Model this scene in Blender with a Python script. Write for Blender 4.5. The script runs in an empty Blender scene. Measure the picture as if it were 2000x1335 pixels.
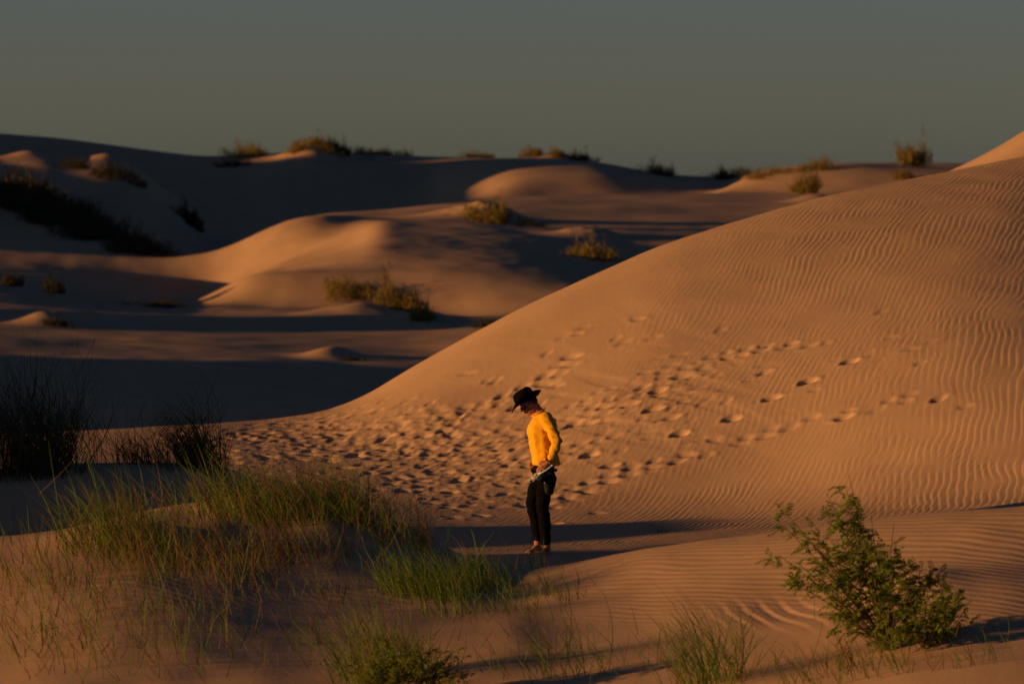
import bpy, bmesh, math, random
import numpy as np
from mathutils import Vector, Matrix

S = bpy.context.scene
C = S.collection
# ---------------------------------------------------------------- camera
cam_d = bpy.data.cameras.new('camera')
cam_d.sensor_width = 36.0
cam_d.lens = 180.0
cam_d.clip_start = 0.5
cam_d.clip_end = 20000.0
cam = bpy.data.objects.new('camera', cam_d)
C.objects.link(cam)
cam.location = (0, 0, 0)
cam.rotation_euler = (math.pi/2 - math.atan(322.5/10000.0), 0, 0)
cam_d.dof.use_dof = True
cam_d.dof.focus_distance = 43.5
cam_d.dof.aperture_fstop = 5.0
S.camera = cam
# ---------------------------------------------------------------- sky and sun
w = bpy.data.worlds.new('World'); S.world = w
w.use_nodes = True
wn = w.node_tree; wn.nodes.clear()
sky = wn.nodes.new('ShaderNodeTexSky'); sky.sky_type = 'NISHITA'; sky.sun_disc = False
SAZ = math.radians(15.0); SEL = math.radians(4.0)
sky.sun_elevation = SEL
# the sun stands opposite to the way the shadows fall: towards (-cos, -sin)
sky.sun_rotation = math.atan2(-math.cos(SAZ), -math.sin(SAZ))
sky.altitude = 800; sky.air_density = 1.0; sky.dust_density = 1.5; sky.ozone_density = 1.0
bg = wn.nodes.new('ShaderNodeBackground'); bg.inputs['Strength'].default_value = 0.075
wo = wn.nodes.new('ShaderNodeOutputWorld')
# a dusty evening sky: grey-green over the horizon, deeper blue and dimmer higher up
tc = wn.nodes.new('ShaderNodeTexCoord'); sx = wn.nodes.new('ShaderNodeSeparateXYZ'); wn.links.new(tc.outputs['Generated'], sx.inputs[0])
rp = wn.nodes.new('ShaderNodeValToRGB'); wn.links.new(sx.outputs['Z'], rp.inputs[0])
RAMP = [(0.0, (0.78, 1.22, 3.7)), (0.022, (0.62, 0.85, 2.2)), (0.06, (0.38, 0.54, 1.25)), (0.20, (0.33, 0.50, 0.95)), (0.5, (0.15, 0.26, 0.47)), (1.0, (0.12, 0.21, 0.40))]
while len(rp.color_ramp.elements) < len(RAMP): rp.color_ramp.elements.new(0.5)
for e, (p, c) in zip(rp.color_ramp.elements, RAMP): e.position = p; e.color = (*c, 1)
mx = wn.nodes.new('ShaderNodeMix'); mx.data_type = 'RGBA'; mx.blend_type = 'MULTIPLY'; mx.inputs[0].default_value = 1.0
wn.links.new(sky.outputs[0], mx.inputs[6]); wn.links.new(rp.outputs[0], mx.inputs[7])
wn.links.new(mx.outputs[2], bg.inputs[0]); wn.links.new(bg.outputs[0], wo.inputs[0])
sd = bpy.data.lights.new('sun', 'SUN'); sd.energy = 5.0; sd.angle = math.radians(0.5); sd.color = (1.0, 0.495, 0.155)
so = bpy.data.objects.new('sun', sd); C.objects.link(so)
so.rotation_euler = Vector((math.cos(SAZ)*math.cos(SEL), math.sin(SAZ)*math.cos(SEL), -math.sin(SEL))).to_track_quat('-Z', 'Y').to_euler()
S.view_settings.view_transform = 'Standard'; S.view_settings.look = 'None'
S.view_settings.exposure = 0.0; S.view_settings.gamma = 1.0
S.cycles.use_denoising = True
S.cycles.max_bounces = 6
#=== TERRAIN ===
F_PX = 10000.0
PITCH = math.atan(322.5 / F_PX)
CP, SP = math.cos(PITCH), math.sin(PITCH)
SUN_AZ = math.radians(15.0)     # direction the shadows fall, measured from +X towards +Y
SUN_EL = math.radians(4.0)

def ray(u, v):
    """slopes (x/y, z/y) of the line of sight through photograph pixel (u, v)"""
    a = (u - 1000.0) / F_PX
    b = (667.5 - v) / F_PX
    yy = CP + b * SP
    return a / yy, (-SP + b * CP) / yy

def pchip_slopes(X, Z):
    """X, Z: arrays (K, N); monotone cubic slopes along axis 0"""
    h = np.diff(X, axis=0)
    d = np.diff(Z, axis=0) / h
    m = np.zeros_like(Z)
    w1 = 2 * h[1:] + h[:-1]
    w2 = h[1:] + 2 * h[:-1]
    same = (d[:-1] * d[1:]) > 0
    with np.errstate(divide='ignore', invalid='ignore'):
        hm = (w1 + w2) / (w1 / d[:-1] + w2 / d[1:])
    m[1:-1] = np.where(same, hm, 0.0)
    m[0] = d[0]
    m[-1] = d[-1]
    return m

def pchip_eval(X, Z, m, q):
    """X, Z, m: (K, N); q: (N, M) -> (N, M)"""
    K, N = X.shape
    idx = np.zeros(q.shape, int)
    for k in range(1, K - 1):
        idx += (q >= X[k][:, None])
    n = np.arange(N)[:, None]
    x0 = X[idx, n]; x1 = X[idx + 1, n]
    z0 = Z[idx, n]; z1 = Z[idx + 1, n]
    m0 = m[idx, n]; m1 = m[idx + 1, n]
    h = x1 - x0
    s = np.clip((q - x0) / h, 0, 1)
    s2 = s * s; s3 = s2 * s
    return (2*s3 - 3*s2 + 1)*z0 + (s3 - 2*s2 + s)*h*m0 + (-2*s3 + 3*s2)*z1 + (s3 - s2)*h*m1

def curve1d(pts, q):
    """smooth curve through (x, y) points, clamped at the ends"""
    a = np.array(pts, float)
    X = a[:, :1]; Z = a[:, 1:2]
    m = pchip_slopes(X, Z); m[0] = 0; m[-1] = 0
    return pchip_eval(X, Z, m, np.clip(q, a[0, 0], a[-1, 0])[None, :])[0]

# --- gradient noise ---------------------------------------------------------------
_rng = np.random.RandomState(7)
_perm = _rng.permutation(512)
_perm = np.concatenate([_perm, _perm])
_gr = np.stack([np.cos(np.linspace(0, 2*np.pi, 512, endpoint=False)), np.sin(np.linspace(0, 2*np.pi, 512, endpoint=False))])
def noise(x, y):
    xi = np.floor(x).astype(int); yi = np.floor(y).astype(int)
    xf = x - xi; yf = y - yi
    u = xf*xf*xf*(xf*(xf*6 - 15) + 10); v = yf*yf*yf*(yf*(yf*6 - 15) + 10)
    def g(ix, iy, fx, fy):
        h = _perm[(_perm[ix & 511] + iy) & 511]
        return _gr[0][h]*fx + _gr[1][h]*fy
    a = g(xi, yi, xf, yf); b = g(xi + 1, yi, xf - 1, yf)
    c = g(xi, yi + 1, xf, yf - 1); d = g(xi + 1, yi + 1, xf - 1, yf - 1)
    return (a*(1-u) + b*u)*(1-v) + (c*(1-u) + d*u)*v      # about -0.7 .. 0.7
def fbm(x, y, o=3):
    r = 0; a = 1.0
    for k in range(o):
        r = r + a*noise(x*2**k + 17.3*k, y*2**k - 9.1*k); a *= 0.5
    return r
def sstep(a, b, x):
    s = np.clip((x - a) / (b - a), 0, 1)
    return s*s*(3 - 2*s)

# --- the land: crest and trough lines, near to far. Entries (u, Y, v) or (u, Y, None, z) ----
def L(*pts):
    out = []
    for p in pts:
        if len(p) == 3:
            t = ray(p[0], p[2]); out.append((p[0], p[1], t[1]*p[1]))
        else:
            out.append((p[0], p[1], p[3]))
    return out
LINES = [
 L((0, 1.0, None, -1.7)),
 L((0, 8.0, None, -2.0)),
 L((0, 22.0, None, -3.9)),
 L((0, 29.0, None, -3.75)),
 # just under the frame
 L((-300, 31.6, 1440), (0, 31.6, 1400), (300, 31.6, 1392), (600, 31.6, 1385), (1000, 31.6, 1368), (1500, 31.6, 1312), (2000, 31.6, 1245)),
 # middle of the near slope
 L((-300, 33.8, 1250), (0, 33.8, 1215), (300, 33.8, 1190), (600, 34.2, 1190), (850, 34.2, 1196), (1100, 34.2, 1190), (1500, 34.0, 1150), (2000, 33.8, 1092)),
 # near crest
 L((-300, 36.5, 1060), (0, 36.3, 1050), (120, 36.5, 1040), (240, 37.2, 1010), (350, 38, 985), (480, 38.5, 965), (620, 38.5, 965), (740, 38, 1005), (850, 37.3, 1060),
   (940, 36.6, 1105), (1000, 36.1, 1128), (1080, 35.9, 1112), (1200, 35.8, 1086), (1350, 35.7, 1060), (1500, 35.6, 1040), (1700, 35.5, 1015), (1860, 35.4, 1000), (2000, 35.3, 990), (2200, 35.2, 975)),
 L((0, 39.6, None, -3.1), (500, 40.4, None, -3.4), (800, 40.6, None, -4.0), (1000, 40.6, None, -4.1), (2000, 39.6, None, -3.75)),
 # shaded mound behind on the left
 L((-1500, 43, None, -3.8), (-700, 43, None, -3.4), (-200, 42, 925), (0, 42, 918), (140, 42, 908), (300, 42.2, 905), (420, 42.4, 912), (520, 43, 965), (600, 43.5, None, -3.9), (1000, 43.5, None, -4.06), (2000, 43.5, None, -3.7)),
 L((0, 50.5, None, -3.85), (1000, 51.0, None, -3.92), (1500, 50.8, None, -3.80), (2000, 50, None, -3.55)),
 # basin floor
 L((0, 56.5, None, -3.70), (500, 56.5, None, -3.80), (1000, 56.8, None, -3.86), (1400, 56.5, None, -3.80), (1700, 55.6, None, -3.64), (2000, 54.8, None, -3.46), (2300, 54, None, -3.3)),
 # lower flank of the big dune
 L((0, 60.2, None, -3.42), (400, 60.3, None, -3.46), (700, 60.6, None, -3.42), (1000, 60.8, 870), (1200, 61, 800), (1500, 61.2, 725), (2000, 61.0, 640)),
 # big dune crest
 L((-300, 64, 858), (0, 64, 850), (200, 64, 840), (400, 64, 829), (520, 64.3, 821), (610, 64.6, 808), (660, 64.8, 795), (720, 65, 768), (800, 65.2, 720), (900, 65.6, 664), (1000, 66, 611),
   (1150, 66.6, 541), (1300, 67.3, 477), (1450, 68, 429), (1600, 68.8, 386), (1740, 69.6, 357), (1870, 70.4, 331), (2000, 71.2, 306), (2300, 73, 262)),
 L((0, 71, None, -4.3), (600, 71.5, None, -4.3), (1000, 73, None, -3.3), (1400, 76, None, -2.6), (1700, 79, None, -1.4), (1830, 80, None, -0.8), (2000, 82, None, -0.2)),
 # next crest, shows only at the top right
 L((0, 84, None, -5.3), (1000, 86, None, -5.1), (1500, 90, None, -3.6), (1700, 90, None, -1.3), (1830, 90, 345), (1870, 90, 326), (1920, 90, 301), (1960, 90, 279), (2000, 90, 254), (2100, 90, 205), (2300, 90, 140)),
 # valley floor
 L((0, 108, None, -5.25), (1000, 108, None, -5.25), (2000, 116, None, -4.5)),
 L((-200, 145, 686), (0, 145, 694), (300, 145, 704), (600, 146, 711), (1000, 147, 720), (2000, 150, None, -5.0)),
 L((-200, 168, 630), (0, 168, 637), (300, 168, 645), (600, 168, 652), (800, 168, 655), (1000, 168, 645), (2000, 170, None, -5.0)),
 # foot, then crest, of the first sunlit dune
 L((-200, 186, 594), (0, 187, 598), (200, 192, 602), (330, 196, 604), (380, 197.5, 602), (600, 197.5, 602), (800, 197.5, 606), (900, 196, 618), (1000, 195, 612), (1200, 195, 590), (2000, 192, None, -4.6)),
 L((-200, 205, 530), (0, 205, 545), (150, 205, 560), (300, 204, 585), (370, 202, 592), (430, 201.2, 568), (500, 201.2, 537), (650, 201.2, 529), (800, 201.4, 525), (950, 201.8, 526), (1100, 203, 534), (1200, 204, 545), (2000, 206, None, -4.0)),
 # plateau behind it
 L((-200, 229, 515), (0, 230, 524), (150, 231, 535), (300, 231.5, 556), (400, 231.5, 570), (480, 231.5, 538), (600, 231, 490), (680, 231.5, 456), (740, 234, 431), (800, 233, 434), (900, 231, 438), (1050, 230, 448), (1200, 230, 456), (2000, 230, None, -2.8)),
 # second sunlit dune crest (its left end is the long saddle)
 L((-300, 235, 478), (0, 235, 488), (150, 235, 497), (300, 235, 501), (390, 235, 494), (460, 235.5, 474), (520, 235.5, 447), (570, 235.5, 430), (640, 236, 421), (740, 241, 427), (900, 245, 424), (1000, 245, 431), (1200, 245, 437), (1500, 246, 442), (2000, 246, None, -2.0)),
 L((-300, 240, None, -4.5), (390, 241, None, -4.4), (500, 244, None, -3.2), (620, 262, 421), (740, 280, 410), (900, 284, 396), (1100, 290, 384.5), (1300, 294, 382.5), (1500, 294, 382.5), (1650, 290, 379.5), (2000, 290, None, -0.85)),
 L((-300, 246, None, -4.6), (0, 246, None, -4.6), (390, 248, None, -4.6), (500, 252, None, -3.4), (620, 276, 418), (740, 294, 406), (900, 298, 393), (1100, 302, 381), (1300, 306, 379), (1400, 308, 379), (1500, 306, 379), (1650, 302, 376), (2000, 300, None, -0.75)),
 # dark mound at the left
 L((-300, 300, 300), (-100, 300, 300), (0, 300, 309), (80, 300, 305), (140, 300, 314), (200, 300, 312), (255, 300, 320), (300, 300, 350), (350, 300, 388), (400, 300, 430), (470, 300, 480), (540, 300, None, -4.4), (700, 306, None, -2.9), (900, 310, None, -2.6), (1100, 316, None, -2.4), (1350, 318, None, -1.9), (1400, 318, 376), (1440, 318, 353), (1480, 318, 337), (1560, 318, 324), (1660, 318, 319), (1740, 318, 322), (1850, 318, 327), (2000, 318, 330)),
 L((-200, 316, None, -3.4), (400, 318, None, -4.4), (800, 318, None, -3.2), (950, 326, 372), (1000, 328, 350), (1080, 330, 340), (1160, 330, 338), (1250, 330, 350), (1350, 330, 365), (1420, 330, 370), (1500, 330, None, 0.1), (2000, 330, None, 0.0)),
 # long shaded ridge on the skyline
 L((-400, 390, 205), (-200, 390, 240), (0, 390, 262), (130, 390, 272), (300, 390, 294), (400, 390, 305), (460, 388, 305), (600, 385, 297), (700, 385, 303), (830, 385, 306), (950, 385, 308), (1050, 380, 310), (1160, 375, 317), (1250, 365, 333),
   (1330, 362, 343), (1400, 360, 346), (1500, 350, 330), (1600, 345, 320), (1700, 345, 317), (1800, 345, 318), (1900, 345, 320), (2000, 345, 324), (2300, 345, 330)),
 L((0, 450, None, -1.0), (2000, 430, None, -2.0)),
 L((0, 700, None, -4.0)),
 L((0, 2600, None, -9.0)),
 L((0, 9000, None, -26.0)),
]
def smooth_u(u, z, sig):
    """soften a line along the pixel columns"""
    uu = np.arange(-600.0, 2601.0, 4.0)
    zz = np.interp(uu, u, z)
    k = np.exp(-0.5*(np.arange(-60, 61)*4.0/sig)**2); k /= k.sum()
    zs = np.convolve(np.pad(zz, 60, mode='edge'), k, 'valid')
    return np.where((u > -590) & (u < 2590), np.interp(u, uu, zs), z)
SOFT = {4: 90, 5: 70, 7: 60, 9: 90, 10: 90, 11: 80}
def lines_at(u):
    Y = np.zeros((len(LINES), u.size)); Z = np.zeros_like(Y)
    for k, l in enumerate(LINES):
        if len(l) == 1:
            Y[k] = l[0][1]; Z[k] = l[0][2]
        else:
            Y[k] = curve1d([(p[0], p[1]) for p in l], u)
            Z[k] = curve1d([(p[0], p[2]) for p in l], u)
            sg = SOFT.get(k, 20.0)
            Y[k] = smooth_u(u, Y[k], 60.0); Z[k] = smooth_u(u, Z[k], sg)
    return Y, Z

# unseen ridges added left of the frame to throw shade on the land: (x, half width, [(y, crest z)...])
SHADE_RIDGES = [
 (-12.0, 4.0, [(36.0, -3.4), (37.4, -1.4), (38.6, -0.8), (40.2, -0.9), (41.4, -1.7), (42.6, -2.5), (44.0, -2.6), (46.2, -2.6), (48.6, -2.6), (49.4, -2.85), (50.1, -3.25), (51.0, -3.0), (51.8, -2.78), (53.0, -2.78), (53.9, -3.6)]),
 (-45.0, 18.0, [(84, -5), (94, -2.8), (106, -1.9), (126, -1.9), (133, -2.1), (140, -3.6), (146, -5)]),
 (-45.0, 12.0, [(157, -5), (163, -2.2), (169, -1.2), (175, -1.6), (182, -5)]),
 (-52.0, 14.0, [(193, -5), (199, -2.3), (214, -2.0), (222, -2.6), (230, -5)]),
 (-52.0, 14.0, [(238, -5), (247, -0.8), (256, 0.6), (268, 1.5), (280, 2.2), (294, 2.6), (306, 0.8), (318, -4)]),
 (-90.0, 34.0, [(244, -5), (262, 2.0), (288, 4.2), (310, 5.9), (326, 9.2), (342, 9.0), (352, 6.6), (372, 5.4), (393, 5.2), (420, 3)]),
]
# small mounds: (u, Y, half width x, half width y, height)
MOUNDS = [
 (655, 152, 0.85, 1.2, 0.30), (630, 151, 0.55, 0.7, 0.15),
 (90, 170, 1.1, 1.5, 0.45), (125, 171, 0.5, 1.0, 0.25),
 (612, 375, 2.0, 6, 1.35), (1090, 377, 1.6, 4, 0.6), (930, 246, 2.6, 3, 0.5), (960, 245, 1.4, 2, 0.35), (1150, 226, 1.6, 2.2, 0.45),
 (700, 190, 2.0, 2.5, 0.45), (830, 184, 1.5, 1.6, 0.4), (215, 300, 1.3, 2.0, 0.5), (55, 300, 1.4, 3, 0.4),
 (1590, 278, 1.5, 2.5, 0.4), (1780, 288, 1.7, 3.0, 0.5), (560, 36.8, 0.9, 1.0, 0.12), (230, 36.0, 0.6, 0.7, 0.10),
 (905, 36.0, 0.7, 0.6, 0.06), (1800, 33.3, 0.5, 0.45, 0.07),
]
def footprints():
    """(u, v, heading, length, depth) of every footprint: dense on the flat, scattered up the slope"""
    R = random.Random(11); out = []
    def zone(n, u0, v0, su, sv, dep, tilt=0.0):
        for _ in range(n):
            a = R.gauss(0, 1); b = R.gauss(0, 1)
            u = u0 + a*su; v = v0 + b*sv + tilt*a*su
            out.append((u, v, R.uniform(-0.5, 0.9), R.uniform(0.065, 0.105), dep*R.uniform(0.15, 0.58)))
    zone(300, 690, 868, 150, 36, 0.036, 0.02)
    zone(230, 880, 880, 95, 52, 0.042)
    zone(120, 560, 850, 90, 16, 0.03, -0.02)
    zone(60, 1000, 850, 90, 45, 0.04, -0.1)
    zone(80, 930, 960, 120, 30, 0.03)
    zone(40, 1270, 770, 110, 36, 0.034, -0.25)
    zone(20, 1420, 750, 140, 40, 0.030, -0.2)
    zone(14, 1640, 730, 130, 50, 0.026, -0.2)
    zone(22, 1180, 880, 130, 40, 0.03, -0.1)
    zone(16, 1250, 660, 120, 45, 0.03, -0.3)
    def track(pts, n, dep):
        P = np.array(pts, float); s = np.linspace(0, 1, len(P))
        for k in range(n):
            q = (k + R.uniform(-0.25, 0.25))/n
            u = np.interp(q, s, P[:, 0]); v = np.interp(q, s, P[:, 1])
            out.append((u + (8 if k % 2 else -8), v + (3 if k % 2 else -3), R.uniform(-0.3, 0.6), R.uniform(0.08, 0.11), dep*R.uniform(0.6, 1.1)))
    track([(1120, 700), (1060, 745), (960, 790), (880, 805)], 14, 0.03)
    track([(1130, 830), (1200, 790), (1290, 745), (1400, 700), (1480, 680), (1600, 670)], 24, 0.028)
    track([(1100, 860), (1300, 850), (1450, 865), (1540, 830), (1700, 800), (1800, 770), (1900, 800)], 22, 0.022)
    track([(1030, 990), (1120, 960), (1200, 930), (1280, 905), (1400, 880)], 16, 0.03)
    for p in [(1284, 762), (1577, 747), (1660, 708), (1507, 779), (1428, 818), (1327, 850), (1280, 800), (1270, 803), (1310, 816), (1150, 890), (1190, 910), (1650, 815), (1230, 790), (1080, 1024)]:
        out.append((p[0], p[1], 0.1, 0.095, 0.075))
    return out

def grid_axes(q=1.0):
    def geo(a, b, d0, r):
        out = []; x = a; d = d0
        while x < b:
            x += d; d *= r; out.append(min(x, b))
        return out
    du = 1.6 / q
    inner = np.concatenate([np.arange(-460, -60, 2*du), np.arange(-60, 2060.1, du), np.arange(2062.5, 2500, 1.5*du)])
    right = np.array(geo(2500, 30000, 4, 1.07)); left = -np.array(geo(460, 30000, 4, 1.05))[::-1]
    u = np.concatenate([left, inner, right])
    def seg(a, b, d): return np.arange(a, b, d / q)
    y = np.concatenate([seg(0.5, 8, 1.5), seg(8, 30, 0.5), seg(30, 31.4, 0.1), seg(31.4, 39.5, 0.024), seg(39.5, 50, 0.05), seg(50, 60, 0.035), seg(60, 73, 0.03),
                        seg(73, 86, 0.3), seg(86, 92, 0.1), seg(92, 110, 0.4), seg(110, 180, 0.4), seg(180, 300, 0.3), seg(300, 360, 0.6), seg(360, 395, 0.35), seg(395, 450, 1.5), np.geomspace(450, 9000, 60)])
    return u, y

def build_height(q=1.0, detail=True):
    u, y = grid_axes(q)
    t = (u - 1000.0) / F_PX * 1.0
    LY, LZ = lines_at(u)
    m = pchip_slopes(LY, LZ)
    NU, NY = u.size, y.size
    Zg = np.zeros((NU, NY))
    for a in range(0, NU, 200):
        b = min(NU, a + 200)
        Zg[a:b] = pchip_eval(LY[:, a:b], LZ[:, a:b], m[:, a:b], np.broadcast_to(y[None, :], (b - a, NY)))
    # the terrain lines were traced in pixels: x follows from the pixel column and the distance
    X = t[:, None] * y[None, :] * (1.0 / CP) ** 0
    Yg = np.broadcast_to(y[None, :], X.shape)
    # soften along the sight direction a little beyond the frame
    Zg = Zg + 0.12*fbm(X*0.12, Yg*0.12, 2)*sstep(90, 110, Yg) + 0.03*fbm(X*0.5, Yg*0.35, 2)*sstep(72, 80, Yg) + 0.012*fbm(X*0.9, Yg*0.9, 2)
    for (x0, w, prof) in SHADE_RIDGES:
        s = 1 - np.abs(X - x0 - 0.06*w*np.sin(Yg*6.0/w)) / w
        cols = np.where(s.max(axis=1) > 0)[0]
        if not len(cols): continue
        a, b = cols[0], cols[-1] + 1
        r = curve1d(prof, y)[None, :]
        s = np.clip(s[a:b], 0, 1)
        act = ((y > prof[0][0]) & (y < prof[-1][0]))[None, :]
        h = Zg[a:b]
        k = s*s*(3 - 2*s)
        Zg[a:b] = np.where(act, h + np.maximum(r - h, 0)*(0.55*s + 0.45*k), h)
    for (mu, my, wx, wy, hh) in MOUNDS:
        mx = (mu - 1000.0) / F_PX * my
        j0, j1 = np.searchsorted(y, [my - 3*wy, my + 3*wy])
        i0, i1 = np.searchsorted(u, [mu - 3*wx/my*F_PX, mu + 3*wx/my*F_PX])
        dx = (X[i0:i1, j0:j1] - mx)/wx; dy = (Yg[i0:i1, j0:j1] - my)/wy
        Zg[i0:i1, j0:j1] += hh*np.exp(-(dx*dx + dy*dy)*1.3)*(1 + 0.35*noise(X[i0:i1, j0:j1]*2.2, Yg[i0:i1, j0:j1]*1.5))

    # soften the far land sideways
    for (ya, yb, n) in [(44.5, 59, 6), (76, 84, 6), (95, 110, 8), (110, 192, 9), (192, 246, 4), (246, 460, 9)]:
        rj = slice(int(np.searchsorted(y, ya)), int(np.searchsorted(y, yb)))
        k = np.exp(-0.5*(np.arange(-3*n, 3*n + 1)/float(n))**2); k /= k.sum()
        ci = slice(int(np.searchsorted(u, -60)), int(np.searchsorted(u, 2060)))
        blk = np.pad(Zg[ci, rj], ((3*n, 3*n), (0, 0)), mode='edge')
        cs = sum(k[q]*blk[q:q + blk.shape[0] - 6*n] for q in range(6*n + 1))
        Zg[ci, rj] = cs
    if not detail:
        return u, y, X, Yg, Zg
    # ---- wind ripples
    def rows(a, b): return slice(int(np.searchsorted(y, a)), int(np.searchsorted(y, b)))
    cin = slice(int(np.searchsorted(u, -460)), int(np.searchsorted(u, 2500)) + 1)
    edge = (sstep(-460, -300, u[cin])*(1 - sstep(2340, 2500, u[cin])))[:, None]
    def wave(ph):      # steeper lee side, broad crest
        return np.sin(ph + 0.35*np.sin(ph)) + 0.18*np.sin(2*ph + 0.6)
    def ripple(x, yy, ang, lam, warp):
        c, s = math.cos(ang), math.sin(ang)
        d = warp*(1.0*noise(x*0.9, yy*0.7) + 0.45*noise(x*2.6 + 31, yy*1.7) + 1.6*noise(x*0.25, yy*0.25 + 9))
        return wave(2*np.pi*((x + d)*c + (yy + 0.5*d)*s)/lam)
    r1 = rows(48, 73.5)
    x = X[cin, r1]; yy = Yg[cin, r1]; z = Zg[cin, r1]
    U = np.broadcast_to(u[cin][:, None], x.shape); V = 345 - z/yy*F_PX
    smooth = sstep(1120, 1420, U + (V - 620)*0.55 + 120*noise(x*0.5, yy*0.4))
    low = sstep(930, 985, V)*sstep(300, 800, U)
    m = np.clip(np.maximum(smooth, 0.55*low), 0, 1)
    patch = 0.75 + 0.5*noise(x*0.6, yy*0.45)
    big = sstep(1500, 1950, U)*sstep(560, 700, V)
    rip = ripple(x, yy, -0.27, 0.079, 0.12)*(1 - big) + ripple(x, yy, -0.14, 0.090, 0.12)*big
    rip = rip*(1 - 0.75*sstep(0.18, 0.42, np.abs(noise(x*1.9 + 5, yy*0.9)))) + 0.5*ripple(x + 0.03, yy, -0.45, 0.075, 0.10)*sstep(0.1, 0.4, noise(x*1.3, yy*0.8 + 3))
    dz = rip*0.0018*(1 + 0.35*big)*m*patch
    trample = np.zeros_like(z)
    fp = footprints()
    acc = np.zeros_like(z)
    uu = u[cin]; yv = y[r1]
    for (fu, fv, ha, ln, dep) in fp:
        i = int(np.clip(np.searchsorted(uu, fu), 0, uu.size - 1))
        ok = np.where(V[i] <= fv)[0]
        if not len(ok): continue
        j = ok[0]
        x0, y0 = x[i, j], yy[i, j]
        ri = int(0.75/y0*F_PX/1.6) + 1
        j0, j1 = np.searchsorted(yv, [y0 - 1.0, y0 + 1.0])
        i0, i1 = max(0, i - ri), min(uu.size, i + ri + 1)
        sx = x[i0:i1, j0:j1] - x0; sy = yy[i0:i1, j0:j1] - y0
        c, s = math.cos(ha), math.sin(ha)
        a = (sx*c + sy*s)/ln; b = (-sx*s + sy*c)/(ln*0.60)
        rr = a*a + b*b
        pit = -dep*np.exp(-rr**1.5*1.1)
        rim = 0.15*dep*np.exp(-((np.sqrt(rr) - 1.5)/0.45)**2)*(0.7 + 0.5*np.sin(3*np.arctan2(b, a) + fu))
        acc[i0:i1, j0:j1] += pit + rim
        trample[i0:i1, j0:j1] = np.maximum(trample[i0:i1, j0:j1], np.exp(-rr/9.0))
    acc = np.clip(acc, -0.085, 0.05)
    rough = 0.007*fbm(x*3.2, yy*2.6, 3) + 0.003*fbm(x*16, yy*10, 2)
    zone = np.exp(-(((U - 760)/330)**2 + ((V - 875)/75)**2))
    slide = sstep(0.0, 0.35, noise((x + 0.75*yy)*2.4, (x - yy)*0.33 + 5))*np.exp(-(((U - 1250)/260)**2 + ((V - 760)/120)**2))
    Zg[cin, r1] = z + edge*dz*(1 - 0.75*trample) + acc + rough*np.clip(trample*0.9 + zone*0.9, 0, 1) - 0.010*slide + edge*0.0012*fbm(x*9, yy*6, 2)
    # near slope
    r2 = rows(31.0, 39.4)
    x = X[cin, r2]; yy = Yg[cin, r2]; z = Zg[cin, r2]
    U = np.broadcast_to(u[cin][:, None], x.shape); V = 345 - z/yy*F_PX
    m = sstep(1020, 1300, U + 60*noise(x*1.3, yy*1.1))*(1 - sstep(1170, 1250, V + 60*noise(x*0.9 + 4, yy*0.8)))
    m2 = 0.6*np.exp(-(((U - 740)/190)**2 + ((V - 1165)/30)**2))
    m3 = 0.35*np.exp(-(((U - 250)/260)**2 + ((V - 1150)/50)**2))
    rr = ripple(x, yy, 0.98, 0.108, 0.15)
    rv = ripple(x, yy, 0.25, 0.13, 0.10)
    wv = np.exp(-(((U - 1540)/130)**2 + ((V - 1200)/26)**2))
    Zg[cin, r2] = z + 0.0025*edge*(rr*np.clip(m + m2 + m3, 0, 1)*(0.8 + 0.5*noise(x*0.8, yy*0.8)) + 1.3*rv*wv) + edge*(0.0006*fbm(x*8, yy*6, 2) + 0.010*fbm(x*1.5, yy*1.3, 2))
    # basin strip between, and the shaded mound on the left
    r3 = rows(41, 48)
    x = X[cin, r3]; yy = Yg[cin, r3]
    Zg[cin, r3] += 0.010*fbm(x*1.5, yy*1.2, 3)
    return u, y, X, Yg, Zg
#=== GROUND MESH ===
Q = 1.0
gu, gy, GX, GY, GZ = build_height(Q)
def ground_at(x, y):
    t = x / y * F_PX + 1000.0
    i = int(np.clip(np.searchsorted(gu, t) - 1, 0, gu.size - 2)); j = int(np.clip(np.searchsorted(gy, y) - 1, 0, gy.size - 2))
    a = (t - gu[i])/(gu[i+1] - gu[i]); b = (y - gy[j])/(gy[j+1] - gy[j])
    return float((GZ[i, j]*(1-a) + GZ[i+1, j]*a)*(1-b) + (GZ[i, j+1]*(1-a) + GZ[i+1, j+1]*a)*b)
def hit(u, v, ymin=30.0):
    """first ground point seen through pixel (u, v), farther than ymin"""
    tx, tz = ray(u, v)
    i = int(np.clip(np.searchsorted(gu, 1000 + tx*F_PX), 0, gu.size - 1))
    ok = np.where((gy > ymin) & (GZ[i] >= tz*gy))[0]
    y = gy[ok[0]] if len(ok) else 400.0
    return tx*y, float(y), ground_at(tx*y, y)
def grid_mesh(name, X, Y, Z):
    n, m = X.shape
    me = bpy.data.meshes.new(name)
    co = np.stack([X, Y, Z], -1).reshape(-1, 3).astype(np.float32)
    idx = np.arange(n*m, dtype=np.int32).reshape(n, m)
    f = np.stack([idx[:-1, :-1], idx[1:, :-1], idx[1:, 1:], idx[:-1, 1:]], -1).reshape(-1, 4)
    me.vertices.add(n*m); me.vertices.foreach_set('co', co.ravel())
    me.loops.add(f.size); me.loops.foreach_set('vertex_index', f.ravel())
    me.polygons.add(len(f)); me.polygons.foreach_set('loop_start', np.arange(0, f.size, 4, dtype=np.int32))
    me.polygons.foreach_set('use_smooth', np.ones(len(f), bool))
    me.update(calc_edges=True)
    return me
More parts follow.
